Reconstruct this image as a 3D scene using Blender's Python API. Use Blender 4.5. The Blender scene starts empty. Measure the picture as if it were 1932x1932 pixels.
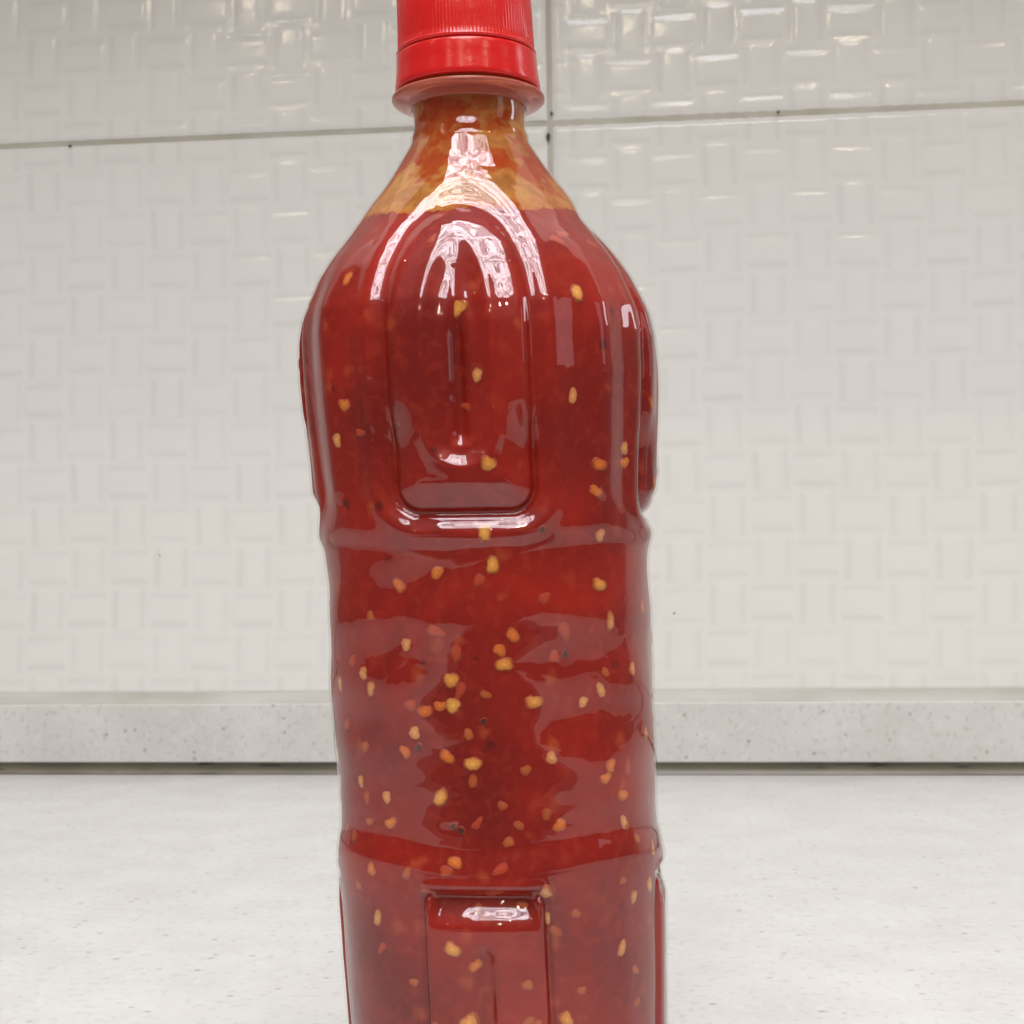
import bpy, math, random
import numpy as np
from mathutils import Matrix, Vector

sc = bpy.context.scene
COL = sc.collection
rng = np.random.default_rng(7)
random.seed(7)

# ------------------------------------------------------------------ camera
PSI, PIT, ROLL = math.radians(6.1), math.radians(1.6), 0.0139
CAM = Vector((.0409, -.3375, .123))
fwd0 = Vector((-math.sin(PSI), math.cos(PSI), 0)); right0 = Vector((math.cos(PSI), math.sin(PSI), 0))
fwd = fwd0 * math.cos(PIT) + Vector((0, 0, 1)) * math.sin(PIT)
up0 = -fwd0 * math.sin(PIT) + Vector((0, 0, 1)) * math.cos(PIT)
rt = right0 * math.cos(ROLL) - up0 * math.sin(ROLL)
up = right0 * math.sin(ROLL) + up0 * math.cos(ROLL)
cam_d = bpy.data.cameras.new('camera'); cam = bpy.data.objects.new('camera', cam_d); COL.objects.link(cam)
cam.matrix_world = Matrix.Translation(CAM) @ Matrix((rt, up, -fwd)).transposed().to_4x4()
cam_d.sensor_width = 36; cam_d.lens = 36 * 3000 / 1932
cam_d.clip_start = .02; cam_d.clip_end = 50
cam_d.dof.use_dof = True; cam_d.dof.focus_distance = .325
cam_d.dof.aperture_fstop = cam_d.lens / .75 / 1.0     # a 0.75 mm wide pupil
sc.camera = cam

# ------------------------------------------------------------------ light
w = bpy.data.worlds.new('World'); sc.world = w; w.use_nodes = True
bg = w.node_tree.nodes['Background']; bg.inputs[0].default_value = (1, .97, .93, 1); bg.inputs[1].default_value = .13
sc.view_settings.view_transform = 'Standard'; sc.view_settings.look = 'None'
sc.view_settings.exposure = -.25; sc.view_settings.gamma = 1
sc.cycles.max_bounces = 12; sc.cycles.transparent_max_bounces = 24
sc.cycles.caustics_reflective = False; sc.cycles.caustics_refractive = False
sc.cycles.sample_clamp_indirect = 6

def area(name, loc, target, sx, sy, radiance, color, shape='RECTANGLE', mottled=False):
    d = bpy.data.lights.new(name, 'AREA'); d.shape = shape; d.size = sx; d.size_y = sy
    a = sx * sy * (math.pi / 4 if shape in ('DISK', 'ELLIPSE') else 1)
    d.energy = radiance * a * math.pi; d.color = color
    o = bpy.data.objects.new(name, d); COL.objects.link(o); o.location = loc
    o.rotation_euler = (Vector(target) - Vector(loc)).to_track_quat('-Z', 'Y').to_euler()
    if mottled:      # daylight through a window, broken up by branches and glazing bars
        d.use_nodes = True; nt = d.node_tree; N = nt.nodes; L = nt.links
        em = next(n for n in N if n.type == 'EMISSION')
        geo = N.new('ShaderNodeNewGeometry'); mp = N.new('ShaderNodeVectorMath'); mp.operation = 'MULTIPLY'
        mp.inputs[1].default_value = (sx, sy, 1)
        L.new(geo.outputs['Parametric'], mp.inputs[0])
        no = N.new('ShaderNodeTexNoise'); no.inputs['Scale'].default_value = 6; no.inputs['Detail'].default_value = 4; no.inputs['Distortion'].default_value = .9
        L.new(mp.outputs[0], no.inputs['Vector'])
        r = N.new('ShaderNodeMapRange'); r.inputs[1].default_value = .43; r.inputs[2].default_value = .53; r.inputs[3].default_value = .45; r.inputs[4].default_value = 1.12
        L.new(no.outputs[0], r.inputs[0])
        vo = N.new('ShaderNodeTexVoronoi'); vo.feature = 'DISTANCE_TO_EDGE'; vo.inputs['Scale'].default_value = 4.5
        n2 = N.new('ShaderNodeTexNoise'); n2.inputs['Scale'].default_value = 4
        ad = N.new('ShaderNodeVectorMath'); ad.operation = 'ADD'; L.new(mp.outputs[0], ad.inputs[0]); L.new(n2.outputs['Color'], ad.inputs[1]); L.new(ad.outputs[0], vo.inputs['Vector'])
        L.new(mp.outputs[0], n2.inputs['Vector'])
        r2 = N.new('ShaderNodeMapRange'); r2.inputs[1].default_value = .015; r2.inputs[2].default_value = .05; r2.inputs[3].default_value = .2
        L.new(vo.outputs[0], r2.inputs[0])
        mu = N.new('ShaderNodeMath'); mu.operation = 'MULTIPLY'; L.new(r.outputs[0], mu.inputs[0]); L.new(r2.outputs[0], mu.inputs[1])
        L.new(mu.outputs[0], em.inputs['Strength'])
    return o

area('skylight_panel', (.0, -.80, 1.55), (.0, -.75, 0), .80, 1.70, 15.8, (.93, .94, 1.0), mottled=True)
area('side_window', (1.50, .40, .76), (0, 0, .22), .20, .46, 8, (.92, .92, 1.0))
for i, (x, y, z) in enumerate([(-1.6, -1.2, 1.5), (-.75, -.25, 1.5), (.08, -1.75, 1.5), (.62, -.30, 1.5), (1.25, -.9, 1.5), (-.95, -2.3, 1.5), (1.5, -1.9, 1.5), (.40, -1.95, 1.5), (-.12, -2.5, 1.5), (.75, -1.5, 1.5)]):
    area('ceiling_spot', (x, y, z), (x * .6, y * .3, 0),   .026, .026, (1100 if abs(x) < .5 else 900 if x < 0 else 1300), (1, .82, .58), 'DISK')

area('added_side_lamp', (1.35, -.42, .62), (0, 0, .55), .34, .68, 1.1, (.95, .93, 1.0))  # lamp added for a pale reflection on the bottle's right shoulder

# ------------------------------------------------------------------ node helpers
class M:
    def __init__(s, name):
        s.m = bpy.data.materials.new(name); s.m.use_nodes = True; s.nt = s.m.node_tree; s.N = s.nt.nodes; s.L = s.nt.links
        s.b = s.N['Principled BSDF']; s.out = s.N['Material Output']
    def n(s, t, **kw):
        x = s.N.new('ShaderNode' + t)
        for k, v in kw.items():
            if k in x.inputs.keys(): x.inputs[k].default_value = v
            else: setattr(x, k, v)
        return x
    def l(s, a, b): s.L.new(a, b)
    def co(s, scale=(1, 1, 1)):
        t = s.n('TexCoord'); mp = s.n('Mapping'); mp.inputs['Scale'].default_value = scale; s.l(t.outputs['Object'], mp.inputs[0]); return mp.outputs[0]
    def rng(s, src, a, b, c=0., d=1.):
        r = s.n('MapRange'); s.l(src, r.inputs[0])
        for i, v in zip((1, 2, 3, 4), (a, b, c, d)): r.inputs[i].default_value = v
        return r.outputs[0]
    def mix(s, f, a, b):
        x = s.n('Mix', data_type='RGBA')
        if hasattr(f, 'links'): s.l(f, x.inputs[0])
        else: x.inputs[0].default_value = f
        for i, v in ((6, a), (7, b)):
            if hasattr(v, 'links'): s.l(v, x.inputs[i])
            else: x.inputs[i].default_value = (*v, 1)
        return x.outputs[2]
    def noise(s, v, sc_, det=4, dist=0.):
        x = s.n('TexNoise', Scale=sc_, Detail=det, Distortion=dist); s.l(v, x.inputs['Vector']); return x.outputs[0]
    def bump(s, h, dist, strength=1.):
        b = s.n('Bump', Distance=dist, Strength=strength); s.l(h, b.inputs['Height']); return b.outputs[0]
    def math(s, op, a, b=None):
        x = s.n('Math', operation=op)
        for i, v in enumerate((a, b)):
            if v is None: continue
            if hasattr(v, 'links'): s.l(v, x.inputs[i])
            else: x.inputs[i].default_value = v
        return x.outputs[0]
    def set(s, **kw):
        for k, v in kw.items():
            k = k.replace('_', ' ')
            if hasattr(v, 'links'): s.l(v, s.b.inputs[k])
            else: s.b.inputs[k].default_value = (*v, 1) if isinstance(v, tuple) and len(v) == 3 and 'Radius' not in k else v

# tile glaze
mt = M('tile_glaze'); c = mt.co()
relief_shade = mt.n('Attribute', attribute_name='valley_shade')     # shade painted into the glaze colour in the low parts of the relief
mt.set(Base_Color=mt.mix(relief_shade.outputs['Fac'], mt.mix(mt.noise(c, 9, 5), (.745, .735, .708), (.785, .777, .752)), (.63, .625, .605)), Roughness=.13, IOR=1.40)
mt.set(Normal=mt.bump(mt.noise(c, 220, 2), .0002, .25))
# grout
mg = M('tile_grout'); c = mg.co()
g1 = mg.mix(mg.rng(mg.noise(c, 22, 6), .35, .7), (.56, .535, .48), (.44, .41, .345))
mg.set(Base_Color=mg.mix(mg.rng(mg.noise(c, 75, 3), .70, .76), g1, (.10, .09, .06)), Roughness=.8)
mg.set(Normal=mg.bump(mg.noise(c, 600, 4), .0005, .7))
# composite stone
def stone(name, stretch):
    m = M(name); c = m.co(stretch)
    base = m.mix(m.rng(m.noise(c, 35, 6), .35, .65), (.60, .592, .568), (.655, .65, .628))
    base = m.mix(m.math('MULTIPLY', m.rng(m.noise(c, 300, 3), .56, .66), .5), base, (.47, .46, .43))
    base = m.mix(m.math('MULTIPLY', m.rng(m.noise(c, 190, 2, .4), .58, .70), .5), base, (.70, .70, .685))
    v = m.n('TexVoronoi', Scale=170.); m.l(c, v.inputs['Vector'])
    sep = m.n('SeparateColor'); m.l(v.outputs['Color'], sep.inputs[0])
    dots = m.math('MULTIPLY', m.rng(v.outputs['Distance'], .13, .24, 1, 0), m.rng(sep.outputs[0], .78, .86))
    base = m.mix(m.math('MULTIPLY', dots, .55), base, (.26, .25, .22))
    m.set(Base_Color=base, Roughness=m.rng(m.noise(c, 14, 4), .3, .7, .30, .42))
    m.set(Normal=m.bump(m.noise(c, 420, 3), .0002, .25))
    return m.m
m_stone = stone('speckled_stone', (1, 1, 1))
# silicone + dirty joint
ms = M('silicone'); c = ms.co((1, 1, 1))
ms.set(Base_Color=ms.mix(ms.rng(ms.noise(ms.co((1, 1, 5)), 16, 6), .35, .7), (.56, .555, .53), (.43, .41, .36)), Roughness=.22)
mj = M('joint_grime'); c = mj.co((1, 1, 6))
j = mj.mix(mj.rng(mj.noise(c, 9, 6), .38, .62), (.16, .14, .105), (.27, .24, .185))
mj.set(Base_Color=mj.mix(mj.rng(mj.noise(mj.co((1, 1, 12)), 45, 4), .60, .70), j, (.035, .028, .02)), Roughness=.4)
# red cap plastic
mc = M('red_plastic'); c = mc.co()
mc.set(Base_Color=mc.mix(mc.noise(c, 60, 3), (.60, .012, .012), (.64, .016, .015)), Roughness=.20, Subsurface_Weight=.2, Subsurface_Radius=(.004, .0006, .0005), Subsurface_Scale=1.)
mc.set(Normal=mc.bump(mc.noise(c, 900, 3), .0001, .35))
# clear PET: thin wall, reflects by Fresnel and lets the rest straight through
def pet(name, tint, rough):
    m = M(name); m.N.remove(m.b); c = m.co()
    nrm = m.bump(m.noise(c, 95, 2, .6), .00035, .55)
    fr = m.n('Fresnel', IOR=1.66); m.l(nrm, fr.inputs['Normal'])
    geo = m.n('NewGeometry')
    f = m.math('MULTIPLY', fr.outputs[0], m.math('SUBTRACT', 1., geo.outputs['Backfacing']))
    tr = m.n('BsdfTransparent'); tr.inputs[0].default_value = (*tint, 1)
    gl = m.n('BsdfGlossy', Roughness=rough); m.l(nrm, gl.inputs['Normal'])
    mx = m.n('MixShader'); m.l(f, mx.inputs[0]); m.l(tr.outputs[0], mx.inputs[1]); m.l(gl.outputs[0], mx.inputs[2])
    m.l(mx.outputs[0], m.out.inputs[0])
    return m.m
m_pet = pet('clear_plastic', (.985, .985, .975), .02)
# frosted support ring, sauce seen dimly through it
mr = M('cloudy_plastic')
mr.set(Base_Color=(.78, .20, .14), Roughness=.12, Transmission_Weight=.6, IOR=1.3)
# sauce
mz = M('chili_sauce'); c = mz.co()
big = mz.rng(mz.noise(c, 30, 5, .8), .30, .72)
red = mz.mix(big, (.14, .0042, .0025), (.34, .0125, .0045))
fine = mz.rng(mz.noise(c, 420, 6, .5), .50, .68)
red = mz.mix(mz.math('MULTIPLY', fine, .20), red, (.46, .055, .02))
wob = mz.n('TexNoise', Scale=300., Detail=2.); mz.l(c, wob.inputs['Vector']); wa = mz.n('VectorMath', operation='MULTIPLY_ADD'); mz.l(wob.outputs['Color'], wa.inputs[0]); wa.inputs[1].default_value = (.0035, .0035, .0035); mz.l(c, wa.inputs[2])
v = mz.n('TexVoronoi', Scale=230.); mz.l(wa.outputs[0], v.inputs['Vector']); sep = mz.n('SeparateColor'); mz.l(v.outputs['Color'], sep.inputs[0])
fl = mz.math('MULTIPLY', mz.rng(v.outputs['Distance'], .12, .42, 1, 0), mz.rng(sep.outputs[0], .80, .88))
red = mz.mix(mz.math('MULTIPLY', fl, .3), red, (.55, .12, .035))
fd = mz.math('MULTIPLY', mz.rng(v.outputs['Distance'], .12, .3, 1, 0), mz.rng(sep.outputs[1], .93, .95))
red = mz.mix(mz.math('MULTIPLY', fd, .7), red, (.05, .004, .004))
mz.set(Base_Color=red, Roughness=.45, Specular_IOR_Level=.15, Subsurface_Weight=.35, Subsurface_Radius=(.003, .0005, .0003), Subsurface_Scale=1.)
# residue film in the neck
mf = M('sauce_film'); mf.N.remove(mf.b); c = mf.co()
n1 = mf.math('ADD', mf.math('MULTIPLY', mf.noise(c, 75, 8, .35), .7), mf.math('MULTIPLY', mf.noise(c, 230, 6, .2), .3)); n2 = mf.noise(c, 300, 5, .5)
colr = mf.mix(mf.rng(n1, .48, .545), (.95, .52, .14), (.58, .085, .015))
colr = mf.mix(mf.rng(n2, .45, .65, 0, .6), colr, (.75, .25, .06))
tc = mf.n('TexCoord'); sx = mf.n('SeparateXYZ'); mf.l(tc.outputs['Object'], sx.inputs[0])
hi = mf.math('ADD', sx.outputs['Z'], mf.math('MULTIPLY', n1, .018))
bandm = mf.math('MAXIMUM', mf.rng(hi, .2225, .2275), mf.math('MULTIPLY', mf.rng(hi, .213, .2155), mf.rng(hi, .2205, .218)))
colr = mf.mix(mf.math('MULTIPLY', bandm, .4), colr, (.50, .045, .018))
df = mf.n('BsdfDiffuse'); mf.l(colr, df.inputs[0]); tl = mf.n('BsdfTranslucent'); mf.l(colr, tl.inputs[0])
a = mf.n('MixShader'); a.inputs[0].default_value = .5; mf.l(df.outputs[0], a.inputs[1]); mf.l(tl.outputs[0], a.inputs[2])
tr = mf.n('BsdfTransparent'); mf.l(mf.mix(.3, (1, .76, .42), colr), tr.inputs[0])
b = mf.n('MixShader'); mf.l(mf.rng(n1, .40, .58, .34, .86), b.inputs[0]); mf.l(tr.outputs[0], b.inputs[1]); mf.l(a.outputs[0], b.inputs[2]); mf.l(b.outputs[0], mf.out.inputs[0])
# bits
def bit(name, c1, c2, rough=.5, sss=.3):
    m = M(name); c = m.co(); info = m.n('ObjectInfo')
    base = m.mix(info.outputs['Random'], c1, c2)
    base = m.mix(m.rng(m.noise(c, 900, 3), .45, .7, 0, .5), base, tuple(x * .55 for x in c2))
    tc = m.n('TexCoord'); sx_ = m.n('SeparateXYZ'); m.l(tc.outputs['Object'], sx_.inputs[0])
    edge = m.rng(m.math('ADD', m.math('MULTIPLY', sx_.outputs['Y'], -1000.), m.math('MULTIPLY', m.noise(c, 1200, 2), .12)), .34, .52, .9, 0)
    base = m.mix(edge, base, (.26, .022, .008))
    m.set(Base_Color=base, Roughness=rough, Specular_IOR_Level=.2, Subsurface_Weight=sss, Subsurface_Radius=(.001, .0005, .0002), Subsurface_Scale=1.); return m.m
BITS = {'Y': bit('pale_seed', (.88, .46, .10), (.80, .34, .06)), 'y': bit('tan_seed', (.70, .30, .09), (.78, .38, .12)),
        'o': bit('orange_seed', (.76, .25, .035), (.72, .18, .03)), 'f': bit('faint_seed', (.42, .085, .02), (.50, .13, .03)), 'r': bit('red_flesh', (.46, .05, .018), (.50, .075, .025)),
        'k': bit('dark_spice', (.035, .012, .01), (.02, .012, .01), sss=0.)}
md = M('dark_dirt'); md.set(Base_Color=(.07, .065, .045), Roughness=.8)

# ------------------------------------------------------------------ mesh helpers
def link(name, me, mat, parent=None, smooth=True):
    me.materials.append(mat)
    if smooth: me.polygons.foreach_set('use_smooth', [True] * len(me.polygons))
    o = bpy.data.objects.new(name, me); COL.objects.link(o)
    if parent: o.parent = parent
    return o
def mesh_np(name, V, F):
    me = bpy.data.meshes.new(name); F = np.asarray(F, np.int32); V = np.asarray(V, np.float32)
    me.vertices.add(len(V)); me.vertices.foreach_set('co', V.ravel())
    k = F.shape[1]; me.loops.add(F.size); me.loops.foreach_set('vertex_index', F.ravel())
    me.polygons.add(len(F)); me.polygons.foreach_set('loop_start', np.arange(0, F.size, k, dtype=np.int32))
    me.update(calc_edges=True); me.validate(); return me
def grid_faces(nu, nv, wrap_u=False, flip=False):      # index = j*nu+i
    i = np.arange(nu if wrap_u else nu - 1); jj = np.arange(nv - 1)
    I, J = np.meshgrid(i, jj); I = I.ravel(); J = J.ravel(); I2 = (I + 1) % nu
    F = np.stack([J * nu + I, J * nu + I2, (J + 1) * nu + I2, (J + 1) * nu + I], 1)
    return F[:, ::-1] if flip else F
def box(name, x0, x1, y0, y1, z0, z1, mat, parent=None, bev=0., segs=3):
    import bmesh
    bm = bmesh.new(); bmesh.ops.create_cube(bm, size=1)
    for v in bm.verts: v.co = ((x0 + x1) / 2 + v.co.x * (x1 - x0), (y0 + y1) / 2 + v.co.y * (y1 - y0), (z0 + z1) / 2 + v.co.z * (z1 - z0))
    if bev: bmesh.ops.bevel(bm, geom=bm.edges[:], offset=bev, segments=segs, profile=.5, affect='EDGES')
    me = bpy.data.meshes.new(name); bm.to_mesh(me); bm.free()
    return link(name, me, mat, parent, smooth=False)
def sstep(x, a, b):
    t = np.clip((x - a) / (b - a), 0, 1); return t * t * (3 - 2 * t)

# ------------------------------------------------------------------ wall
YW = .571; TB = .0440; TT = .3713; GX = -.0312; GR = .0030; TWID = .400
wall = box('wall', -1.29, 1.31, YW + .0015, YW + .10, -.06, 1.25, mg.m); wall['kind'] = 'structure'
def tile_mesh(wd, ht):
    nu, nv = int(wd / .00125), int(ht / .00125)
    x = np.linspace(0, wd, nu); z = np.linspace(0, ht, nv); X, Z = np.meshgrid(x, z)
    cell = .0250; gx = (X - (.1158 - GX - GR / 2)) / cell + .5; gz = (Z - (.2187 - TB)) / cell + .5
    gx = gx + .035 * np.sin(Z * 41 + 1) ; gz = gz + .03 * np.sin(X * 37)
    ci, cj = np.floor(gx), np.floor(gz); fx, fz = gx - ci - .5, gz - cj - .5
    H = ((ci + cj) % 2 == 0)
    a = np.where(H, fx, fz); b = np.where(H, fz, fx)        # a along the strand, b across
    r = np.sin((ci * 12.9898 + cj * 78.233)) * 43758.5453; r = r - np.floor(r)
    pil = 1 - sstep(np.abs(b), .16, .38)                   # raised strand
    crown = .35 * (1 - (2 * a) ** 2) - .8 * b * b
    valley = -.55 * np.exp(-((np.abs(b) - .335) / .045) ** 2) * (1 - sstep(np.abs(a), .40, .5))
    endm = 1 - sstep(np.abs(a), .44, .5) * .4
    h = (.00042 + .00018 * r) * (pil * endm * (.75 + crown) + valley)
    h *= .52; h += .00004 * np.sin(X * 151 + 3 * np.sin(Z * 63)) * np.sin(Z * 133 + 2 * np.sin(X * 71))
    e = np.minimum.reduce([X, wd - X, Z, ht - Z])
    h = h * sstep(e, 0, .004) - .0014 * (1 - sstep(e, 0, .0026)) + .00012 * np.sin(X * 480 + 5 * np.sin(X * 60)) * np.exp(-e / .0018)
    V = np.stack([X.ravel(), -h.ravel(), Z.ravel()], 1)
    me = mesh_np('tile', V, grid_faces(nu, nv))
    at = me.attributes.new('valley_shade', 'FLOAT', 'POINT')
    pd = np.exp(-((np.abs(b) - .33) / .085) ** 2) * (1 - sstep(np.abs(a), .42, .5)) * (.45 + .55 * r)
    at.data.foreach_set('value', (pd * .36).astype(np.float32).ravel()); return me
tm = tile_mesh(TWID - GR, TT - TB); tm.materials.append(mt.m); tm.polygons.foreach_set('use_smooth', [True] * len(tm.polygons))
for row in range(3):
    for col in range(-3, 3):
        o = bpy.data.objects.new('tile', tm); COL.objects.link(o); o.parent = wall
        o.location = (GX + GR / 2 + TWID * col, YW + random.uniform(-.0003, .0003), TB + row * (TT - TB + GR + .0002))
        o.rotation_euler = (random.uniform(-.001, .001), 0, random.uniform(-.001, .001))
# small dirt in the joints and on the tiles
def blob(name, loc, sx, sy, sz, mat, parent, seed=0):
    import bmesh
    r = random.Random(seed); bm = bmesh.new(); bmesh.ops.create_icosphere(bm, subdivisions=2, radius=1)
    for v in bm.verts: v.co = v.co * (1 + r.uniform(-.2, .2)); v.co.x *= sx; v.co.y *= sy; v.co.z *= sz
    me = bpy.data.meshes.new(name); bm.to_mesh(me); bm.free()
    o = link(name, me, mat, parent); o.location = loc; return o
for k, (x, z, a_, b_) in enumerate([(-.0322, .3645, .0011, .0024), (.0991, .3732, .0009, .0008), (-.2648, .1264, .0005, .0006), (.0356, .0895, .0006, .0005), (-.030, .378, .0008, .0012), (-.11, .3722, .0010, .0007), (-.318, .3712, .0012, .0007)]):
    blob('dirt_speck', (x, YW - .0003, z), a_, .0004, b_, md.m, wall, k)

# ------------------------------------------------------------------ counter, upstand, sealant
ctr = box('countertop', -1.2, 1.25, -.30, YW - .009, -.04, 0, m_stone, bev=.006); ctr['kind'] = 'structure'
wing1 = box('countertop', -1.2, -.21, -1.45, -.3005, -.04, -.0002, m_stone, bev=.003); wing1['kind'] = 'structure'  # unseen wing, added so the bottle's left side reflects pale stone
wing2 = box('countertop', .29, 1.25, -1.25, -.3005, -.04, -.0002, m_stone, bev=.003); wing2['kind'] = 'structure'  # unseen right wing, also added; the gap keeps the middle reflection dark
base = box('cabinet', -1.18, 1.23, -.27, YW - .02, -.80, -.0405, mt.m); base['kind'] = 'structure'
cab = box('shading_cabinet', -1.2, .90, .275, YW + .001, .64, 1.20, mt.m); cab['kind'] = 'structure'  # out of view, added to shade the upper wall from the overhead panel
ups = box('backsplash', -1.2, 1.25, YW - .0105, YW + .001, .0064, .0398, m_stone, bev=.0008); ups['kind'] = 'structure'
def strip(name, y_of, z0, z1, depth, mat, seed, amp):
    r = np.random.default_rng(seed); n = 900; m = 7; x = np.linspace(-1.19, 1.24, n)
    nz = sum(r.uniform(.3, 1) * np.sin(x * f + r.uniform(0, 6)) for f in (9, 23, 57, 131, 290)) / 3
    V = []
    for j in range(m):
        t = j / (m - 1); z = z0 + (z1 - z0) * t + (amp * nz * (t if seed == 3 else (1 - t) * .4)); y = y_of(t) + depth * nz * .3
        V.append(np.stack([x, np.full(n, y) if np.isscalar(y) else y, z], 1))
    return link(name, mesh_np(name, np.concatenate(V), grid_faces(n, m)), mat, ctr)
strip('sealant_bead', lambda t: YW - .0075 + .0078 * t ** .7, .0394, .0462, .0006, ms.m, 3, .0006)
strip('joint', lambda t: YW - .0085 + .0015 * math.sin(t * 3.1), -.0005, .0070, .0008, mj.m, 5, .0003)

# ------------------------------------------------------------------ bottle
bottle = bpy.data.objects.new('sauce_bottle', None); COL.objects.link(bottle)
bottle['label'] = 'clear plastic bottle of red chili sauce with red screw cap on the counter'
bottle['category'] = 'bottle'
PZ = np.array([0, 2, 6, 12, 23, 40, 52.9, 60, 62.8, 65.2, 67.6, 71, 76, 92.6, 111.6, 121, 124.2, 127.6, 132.4, 144.9, 151.8, 160, 168.4, 173, 176.7, 181, 185.1, 190.8, 200.3, 206.2, 211.6, 213.4, 214.6, 216, 219, 225])
PR = np.array([26, 28.5, 30.6, 32, 32.4, 33.2, 33.6, 34.2, 34.3, 33.9, 33.4, 33.3, 33.5, 33.8, 34.3, 34.2, 34.3, 34.9, 34.95, 35.7, 36.2, 36.7, 36.8, 36.2, 34.9, 33.2, 30.8, 26.6, 20.0, 16.2, 12.95, 12.75, 12.25, 12.2, 12.35, 12.2])
zf = np.linspace(0, 225, 2251); rf = np.interp(zf, PZ, PR); ker = np.hanning(31); ker /= ker.sum()
rf2 = np.convolve(np.pad(rf, 15, mode='edge'), ker, 'valid')
k2 = np.hanning(13); k2 /= k2.sum(); rf3 = np.convolve(np.pad(rf, 6, mode='edge'), k2, 'valid'); rf2 = rf2 + (rf3 - rf2) * sstep(zf, 204, 210)
def Rz(z): return np.interp(z, zf, rf2)
comps = [(int(rng.integers(2, 9)), rng.uniform(.06, .22) * rng.choice([-1, 1]), rng.uniform(0, 6.28)) for _ in range(14)]
comps2 = [(int(rng.integers(8, 26)), rng.uniform(.05, .5) * rng.choice([-1, 1]), rng.uniform(0, 6.28)) for _ in range(16)]
def surf(th, z, inset=0.):
    """th azimuth from -Y towards +X, z in mm; returns metres"""
    n = 2 + .5 * sstep(z, 205, 172)
    zw = z + 1.3 * np.cos(4 * th) * (sstep(z, 112, 124) * sstep(z, 142, 131) + sstep(z, 60.5, 64) * sstep(z, 80, 70))
    r = Rz(zw) / (np.abs(np.cos(th)) ** n + np.abs(np.sin(th)) ** n) ** (1 / n)
    thp = (th + math.pi / 4) % (math.pi / 2) - math.pi / 4
    s = r * np.sin(thp); sa = np.abs(s)
    # upper arched panel
    qx = sa - (13.9 - 5); qz = (168 - z) - (36.3 - 5)
    dl = np.hypot(np.maximum(qx, 0), np.maximum(qz, 0)) + np.minimum(np.maximum(qx, qz), 0) - 5
    de = (np.sqrt((s / 13.9) ** 2 + (np.maximum(z - 168, 0) / 24.5) ** 2) - 1) * 13.9
    d = np.where(z > 168, de, dl)
    up_ = 1.4 * sstep(d, .8, -2.0) * (1 - .8 * sstep(z, 162, 186)) - .62 * np.exp(-((d - 1.1) / 1.5) ** 2) + .45 * np.exp(-((d - 4.2) / 1.7) ** 2)
    up_ = up_ - 1.5 * sstep(d, -6.2, -1.2) * sstep(z, 154, 143) * sstep(d, 1.2, .2)
    # its slot
    qz2 = 147 - z
    d2l = np.where(z < 147, np.hypot(s, qz2) - 6, sa - 6)
    d2e = (np.sqrt((s / 6) ** 2 + (np.maximum(z - 164, 0) / 20.) ** 2) - 1) * 6
    d2 = np.where(z > 164, d2e, d2l)
    up_ = up_ - 1.2 * sstep(d2, 1.0, -2.4) - 1.3 * sstep(d2, -3.0, -5.8) + .28 * np.exp(-((d2 - .9) / 1.1) ** 2)
    up_ = up_ - .45 * np.exp(-((s + .2) / 1.1) ** 2) * sstep(z, 143, 149) * sstep(z, 182, 172)
    # lower panel
    hx = 11.6; mid, hz = 35., 23.
    qx = sa - (hx - 2); qz = np.abs(z - mid) - (hz - 2)
    d3 = np.hypot(np.maximum(qx, 0), np.maximum(qz, 0)) + np.minimum(np.maximum(qx, qz), 0) - 2
    lo = 1.0 * sstep(d3, .8, -1.) - .9 * np.exp(-((d3 - .6) / .8) ** 2)
    ins = sstep(d3, .6, -.6)
    lo = lo - 2.9 * ins * sstep(z, 51.5, 57.8) * sstep(sa, 11.6, 8.5) + .5 * np.exp(-((z - 59.6) / 1.1) ** 2) * sstep(sa, 14, 9)
    d4 = np.hypot(s, np.maximum(z - 46, 0)) - 1.9
    lo = lo - 1.5 * sstep(d4, .9, -1.6)
    r = r + np.where(z > 110, up_, 0) + np.where(z < 75, lo, 0)
    # flutes on the corners of the grip
    cor = np.abs(np.abs(thp) - math.pi / 4)
    win = sstep(z, 128, 138) * sstep(z, 188, 168)
    r = r + win * (.45 * np.exp(-(cor / .06) ** 2) - .5 * np.exp(-((cor - .16) / .07) ** 2))
    # label zone: shallow ribs, dents
    lab = sstep(z, 68, 76) * sstep(z, 126, 118)
    nzv = sum(np.sin(k * th + a * z + p) for k, a, p in comps) / 3.7
    nz2 = sum(np.sin(k * th + a * z + p) for k, a, p in comps2) / 4
    flat = .35 + .65 * np.abs(np.sin(2 * th)) ** 1.5
    r = r + lab * (.10 * np.cos((z - 111) / 13.2 * 2 * math.pi) * flat + .17 * nzv) + (.03 + .06 * sstep(z, 215, 205)) * nzv * sstep(z, 222, 205) + .018 * nz2 * sstep(z, 214, 200)
    r = (r - inset) * .001
    X = r * np.sin(th) - .0318 * (z - 115) * .001; Y = -r * np.cos(th)
    return X, Y, z * .001

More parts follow.
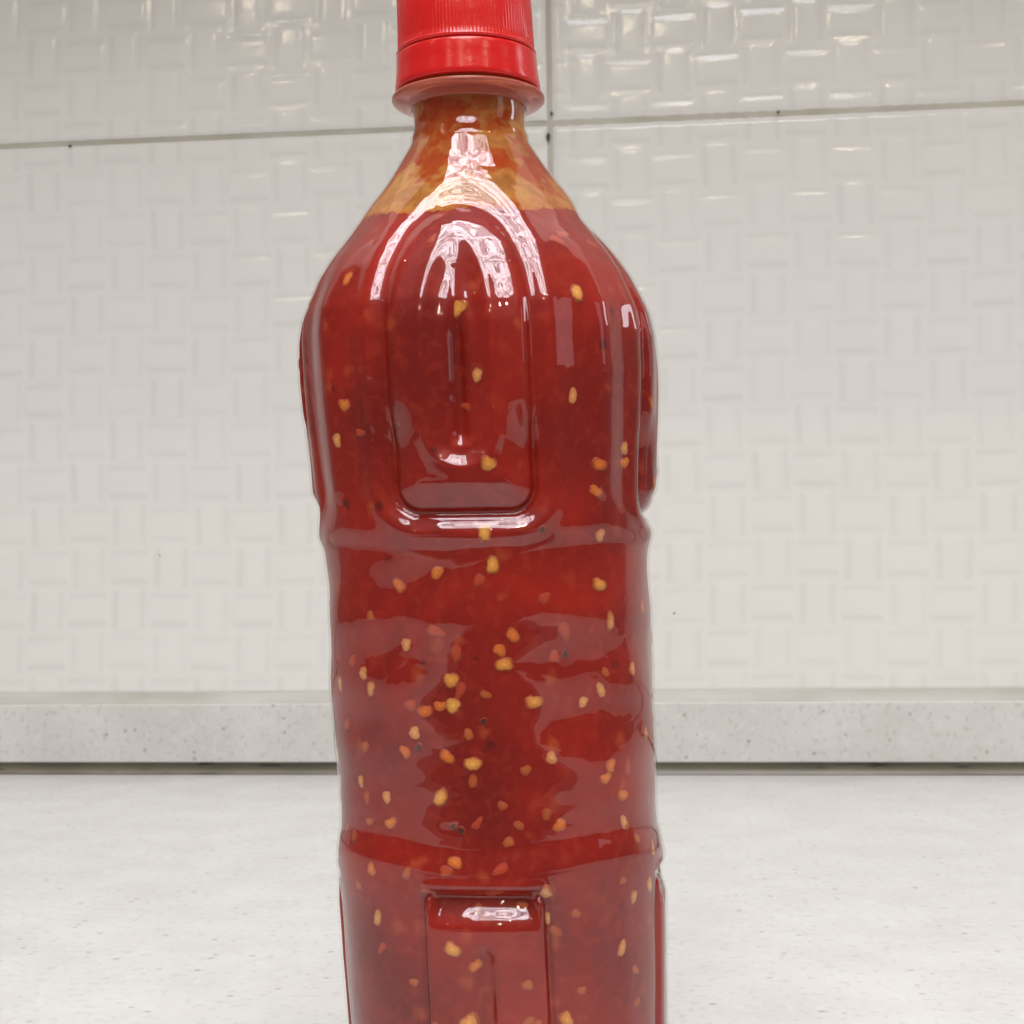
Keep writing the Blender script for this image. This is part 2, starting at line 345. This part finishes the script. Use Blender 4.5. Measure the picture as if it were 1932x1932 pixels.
NT = 640
TH = np.linspace(0, 2 * math.pi, NT, endpoint=False)
def revolve(name, zlist, inset, mat, parent, cap_bottom=True, cap_top=False, ztop=None, zlow=None):
    V = []
    for z in zlist:
        if zlow is not None: zz = zlow + (zlist[-1] - zlow) * (z - zlist[0]) / (zlist[-1] - zlist[0])
        else: zz = np.full(NT, float(z)) if ztop is None else 2 + (ztop - 2) * (z - zlist[0]) / (zlist[-1] - zlist[0])
        x, y, zq = surf(TH, zz, inset); V.append(np.stack([x, y, np.broadcast_to(zq, x.shape)], 1))
    rings = len(V)
    def cap(P, k=12):
        c0 = P.mean(0); out = []
        for i in range(1, k): out.append(c0 + (P - c0) * (1 - i / k) + np.array([0, 0, 0]))
        out.append(c0 + (P - c0) * .001); return out
    if cap_top: V = V + cap(V[-1])
    if cap_bottom: V = cap(V[0])[::-1] + V
    return link(name, mesh_np(name, np.concatenate(V), grid_faces(NT, len(V), wrap_u=True)), mat, parent)
body = revolve('bottle_body', np.concatenate([np.arange(0, 222.4, .45), [222.4]]), 0., m_pet, bottle)
# fill level: tilted and slightly ragged, as the thick sauce settled
ztop = 195.9 + 3.3 * (-np.cos(TH)) + .35 * np.sin(7 * TH + 1) + .22 * np.sin(19 * TH) + .18 * np.sin(43 * TH + 2) + .12 * np.sin(97 * TH)
# front is at th=0 (-Y): lower there
sauce = revolve('sauce', np.arange(2, 196., .45), .5, mz.m, bottle, cap_top=True, ztop=ztop)
fz = np.arange(192, 222, .45)
film = revolve('sauce_film', fz, .42, mf.m, bottle, cap_bottom=False, zlow=ztop - .25)

def lathe(name, prof, mat, parent, n=240, ribs=None):
    V = []
    for k, (r, z) in enumerate(prof):
        rr = np.full(n, r * 1.012)
        if ribs and ribs[0] <= z <= ribs[1]: rr = rr + ribs[3] * (np.arange(n) % (n // ribs[2]) < (n // ribs[2]) / 2)
        t = np.linspace(0, 2 * math.pi, n, endpoint=False)
        V.append(np.stack([rr * np.sin(t) * .001 - .0318 * (z - 115) * .001, -rr * np.cos(t) * .001, np.full(n, z * .001)], 1))
    return link(name, mesh_np(name, np.concatenate(V), grid_faces(n, len(V), wrap_u=True)), mat, parent)
lathe('neck_ring', [(12.25, 219.3), (12.6, 219.9), (14, 220.2), (15.8, 220.6), (16.25, 221.0), (16.3, 221.6), (16.0, 222.0), (14, 222.3), (12.3, 222.4)], mr.m, bottle)
lathe('cap', [(13.4, 230.8), (14.6, 230.9), (14.95, 231.2), (14.75, 231.6), (14.55, 231.9), (14.5, 233), (14.4, 236), (14.3, 244.6), (14.0, 245.6), (13.0, 246.3), (9, 246.5), (.01, 246.5)], mc.m, bottle, n=720, ribs=(231.8, 244.5, 120, .07))
lathe('tamper_band', [(12.6, 223.2), (14.6, 222.9), (15.35, 223.0), (15.5, 223.3), (15.45, 224.2), (15.2, 226.0), (15.05, 228.), (15.0, 229.9), (14.9, 230.4), (14.6, 230.7), (13.2, 230.8)], mc.m, bottle)
lathe('neck_thread', [(12.2, 222.5), (12.2, 240), (11.5, 243.5), (.01, 243.6)], mf.m, bottle, n=120)

# seeds and flesh bits pressed against the wall of the bottle
SEEDS = [(6.0,157.8,'y'),(34.9,153.9,'y'),(-38.7,153.4,'o'),(-42.7,146.5,'y'),(8.1,140.8,'Y'),(43.1,140.6,'o'),(56.0,144.2,'y'),(56.0,141.4,'o'),(42.0,135.6,'o'),(5.8,127.8,'Y'),(44.0,126.9,'y'),(7.9,121.4,'Y'),(-23.5,117.6,'o'),(-10.6,120.1,'o'),(3.3,118.5,'r'),(43.2,117.3,'Y'),(-21.9,106.2,'y'),(13.4,107.8,'o'),(9.1,105.0,'o'),(10.3,102.2,'Y'),(-7.3,99.4,'Y'),(46.9,110.0,'y'),(57.7,100.3,'y'),(-11.5,94.4,'o'),(-7.2,94.4,'Y'),(-16.6,93.2,'o'),(-21.4,94.5,'r'),(19.4,95.0,'Y'),(36.0,94.6,'y'),(42.6,96.7,'y'),(-20.5,89.1,'y'),(-24.3,85.3,'o'),(-10.1,84.6,'o'),(-1.6,83.1,'Y'),(24.3,84.2,'y'),(-43.8,78.8,'y'),(-32.3,76.3,'y'),(-12.9,76.6,'Y'),(44.8,81.9,'o'),(42.5,79.6,'o'),(50.0,75.8,'o'),(50.4,70.4,'y'),(26.0,71.2,'o'),(-31.3,71.3,'o'),(-1.0,71.8,'r'),(-8.9,64.4,'o'),(20.3,58.6,'y'),(3.4,58.4,'r'),(53.0,55.6,'y'),(-38.0,52.4,'y'),(21.2,53.5,'y'),(-10.5,47.9,'Y'),(-3.2,44.8,'o'),(46.7,46.2,'y'),(-6.4,34.1,'Y'),(25.8,34.0,'Y'),(-39.0,178.7,'o'),(38.2,174.2,'Y'),(0.9,170.8,'Y'),(43.3,187.2,'r'),(57.3,186.0,'r'),(38.6,185.7,'r'),(-38.8,100.4,'y'),(-35.8,97.4,'y'),(1.7,151.9,'r'),(30.2,108.5,'r'),(26.6,103.5,'r'),(-4.6,97.4,'r'),(-33.6,147.7,'r'),(6.3,63.2,'r'),(-38.6,62.0,'o'),(-53.3,97.8,'y'),(-37.0,46.6,'r'),(-20.0,148.6,'k'),(30.1,104.0,'k'),(2.6,91.4,'k'),(-6.6,70.4,'k'),(23.8,128.0,'k'),(-9.2,71.2,'k'),(-19.3,86.4,'k'),(-9.0,185.6,'r')]
for k in range(40):      # fainter ones, deeper in the sauce
    SEEDS.append((random.uniform(-58, 58), random.uniform(28, 116), random.choice('fffr')))
for k in range(110):     # the parts of the bottle turned away carry seeds too
    SEEDS.append((random.uniform(62, 298), random.uniform(12, 182), random.choice('Yyyoorr')))
def seed_mesh(kind, q):
    """flat kidney-shaped seed lying in the xz plane, thickness along y, in metres"""
    r = random.Random(q * 31 + ord(kind)); n, m = 16, 5
    L_, W_ = {'Y': (1.6, 1.35), 'y': (1.45, 1.1), 'o': (1.4, 1.15), 'r': (1.5, 1.0), 'k': (.85, .75), 'f': (1.2, .95)}[kind]
    L_ *= r.uniform(1.1, 1.5); W_ *= r.uniform(1.1, 1.5); T = .5
    V = [(0, -T, 0)]; F = []
    for j in range(1, m + 1):
        f = j / m; rad = math.sin(f * math.pi * .5) if j < m else 1
        for i in range(n):
            t = 2 * math.pi * i / n
            rr = 1 - .22 * math.exp(-((t - 1.6) / .5) ** 2) + r.uniform(-.10, .10) * (kind != 'k') + (.14 * math.cos(3 * t + q) + .1 * math.cos(2 * t + 2 * q) if kind == 'r' else .07 * math.cos(3 * t + 2 * q))
            V.append((L_ * math.cos(t) * rad * rr, -T * math.sqrt(max(0, 1 - rad * rad)) * (1 - .25 * math.exp(-(rad * 2) ** 2)), W_ * math.sin(t) * rad * rr))
    for i in range(n): F.append((0, 1 + i, 1 + (i + 1) % n))
    for j in range(m - 1):
        for i in range(n):
            a0, b0 = 1 + j * n + i, 1 + j * n + (i + 1) % n; F.append((a0, a0 + n, b0 + n)); F.append((a0, b0 + n, b0))
    # back half, mirrored
    nv = len(V); V2 = [(x, -y, z) for x, y, z in V]; F2 = [(a0 + nv, c0 + nv, b0 + nv) for a0, b0, c0 in F]
    return mesh_np('seed', np.array(V + V2) * .001, np.array(F + F2))
protos = {}
for kind in 'Yyorkf':
    for q in range(4):
        me = seed_mesh(kind, q); me.materials.append(BITS[kind]); me.polygons.foreach_set('use_smooth', [True] * len(me.polygons)); protos[kind, q] = me
names = {'Y': 'seed', 'y': 'seed', 'o': 'seed', 'f': 'seed', 'r': 'chili_flake', 'k': 'spice_grain'}
def pt(th, z, ins): return Vector([float(np.asarray(a_)) for a_ in surf(np.array(th), np.array(float(z)), ins)])
for k, (az, z, kind) in enumerate(SEEDS):
    th = math.radians(az); p = pt(th, z, .5)
    tx = (pt(th + .02, z, .5) - pt(th - .02, z, .5)).normalized(); tz = (pt(th, z + .8, .5) - pt(th, z - .8, .5)).normalized()
    nrm = tx.cross(tz).normalized()                       # outward
    if nrm.dot(Vector((math.sin(th), -math.cos(th), 0))) < 0: nrm = -nrm
    tz = nrm.cross(tx) * -1 if (nrm.cross(tx)).z < 0 else nrm.cross(tx)
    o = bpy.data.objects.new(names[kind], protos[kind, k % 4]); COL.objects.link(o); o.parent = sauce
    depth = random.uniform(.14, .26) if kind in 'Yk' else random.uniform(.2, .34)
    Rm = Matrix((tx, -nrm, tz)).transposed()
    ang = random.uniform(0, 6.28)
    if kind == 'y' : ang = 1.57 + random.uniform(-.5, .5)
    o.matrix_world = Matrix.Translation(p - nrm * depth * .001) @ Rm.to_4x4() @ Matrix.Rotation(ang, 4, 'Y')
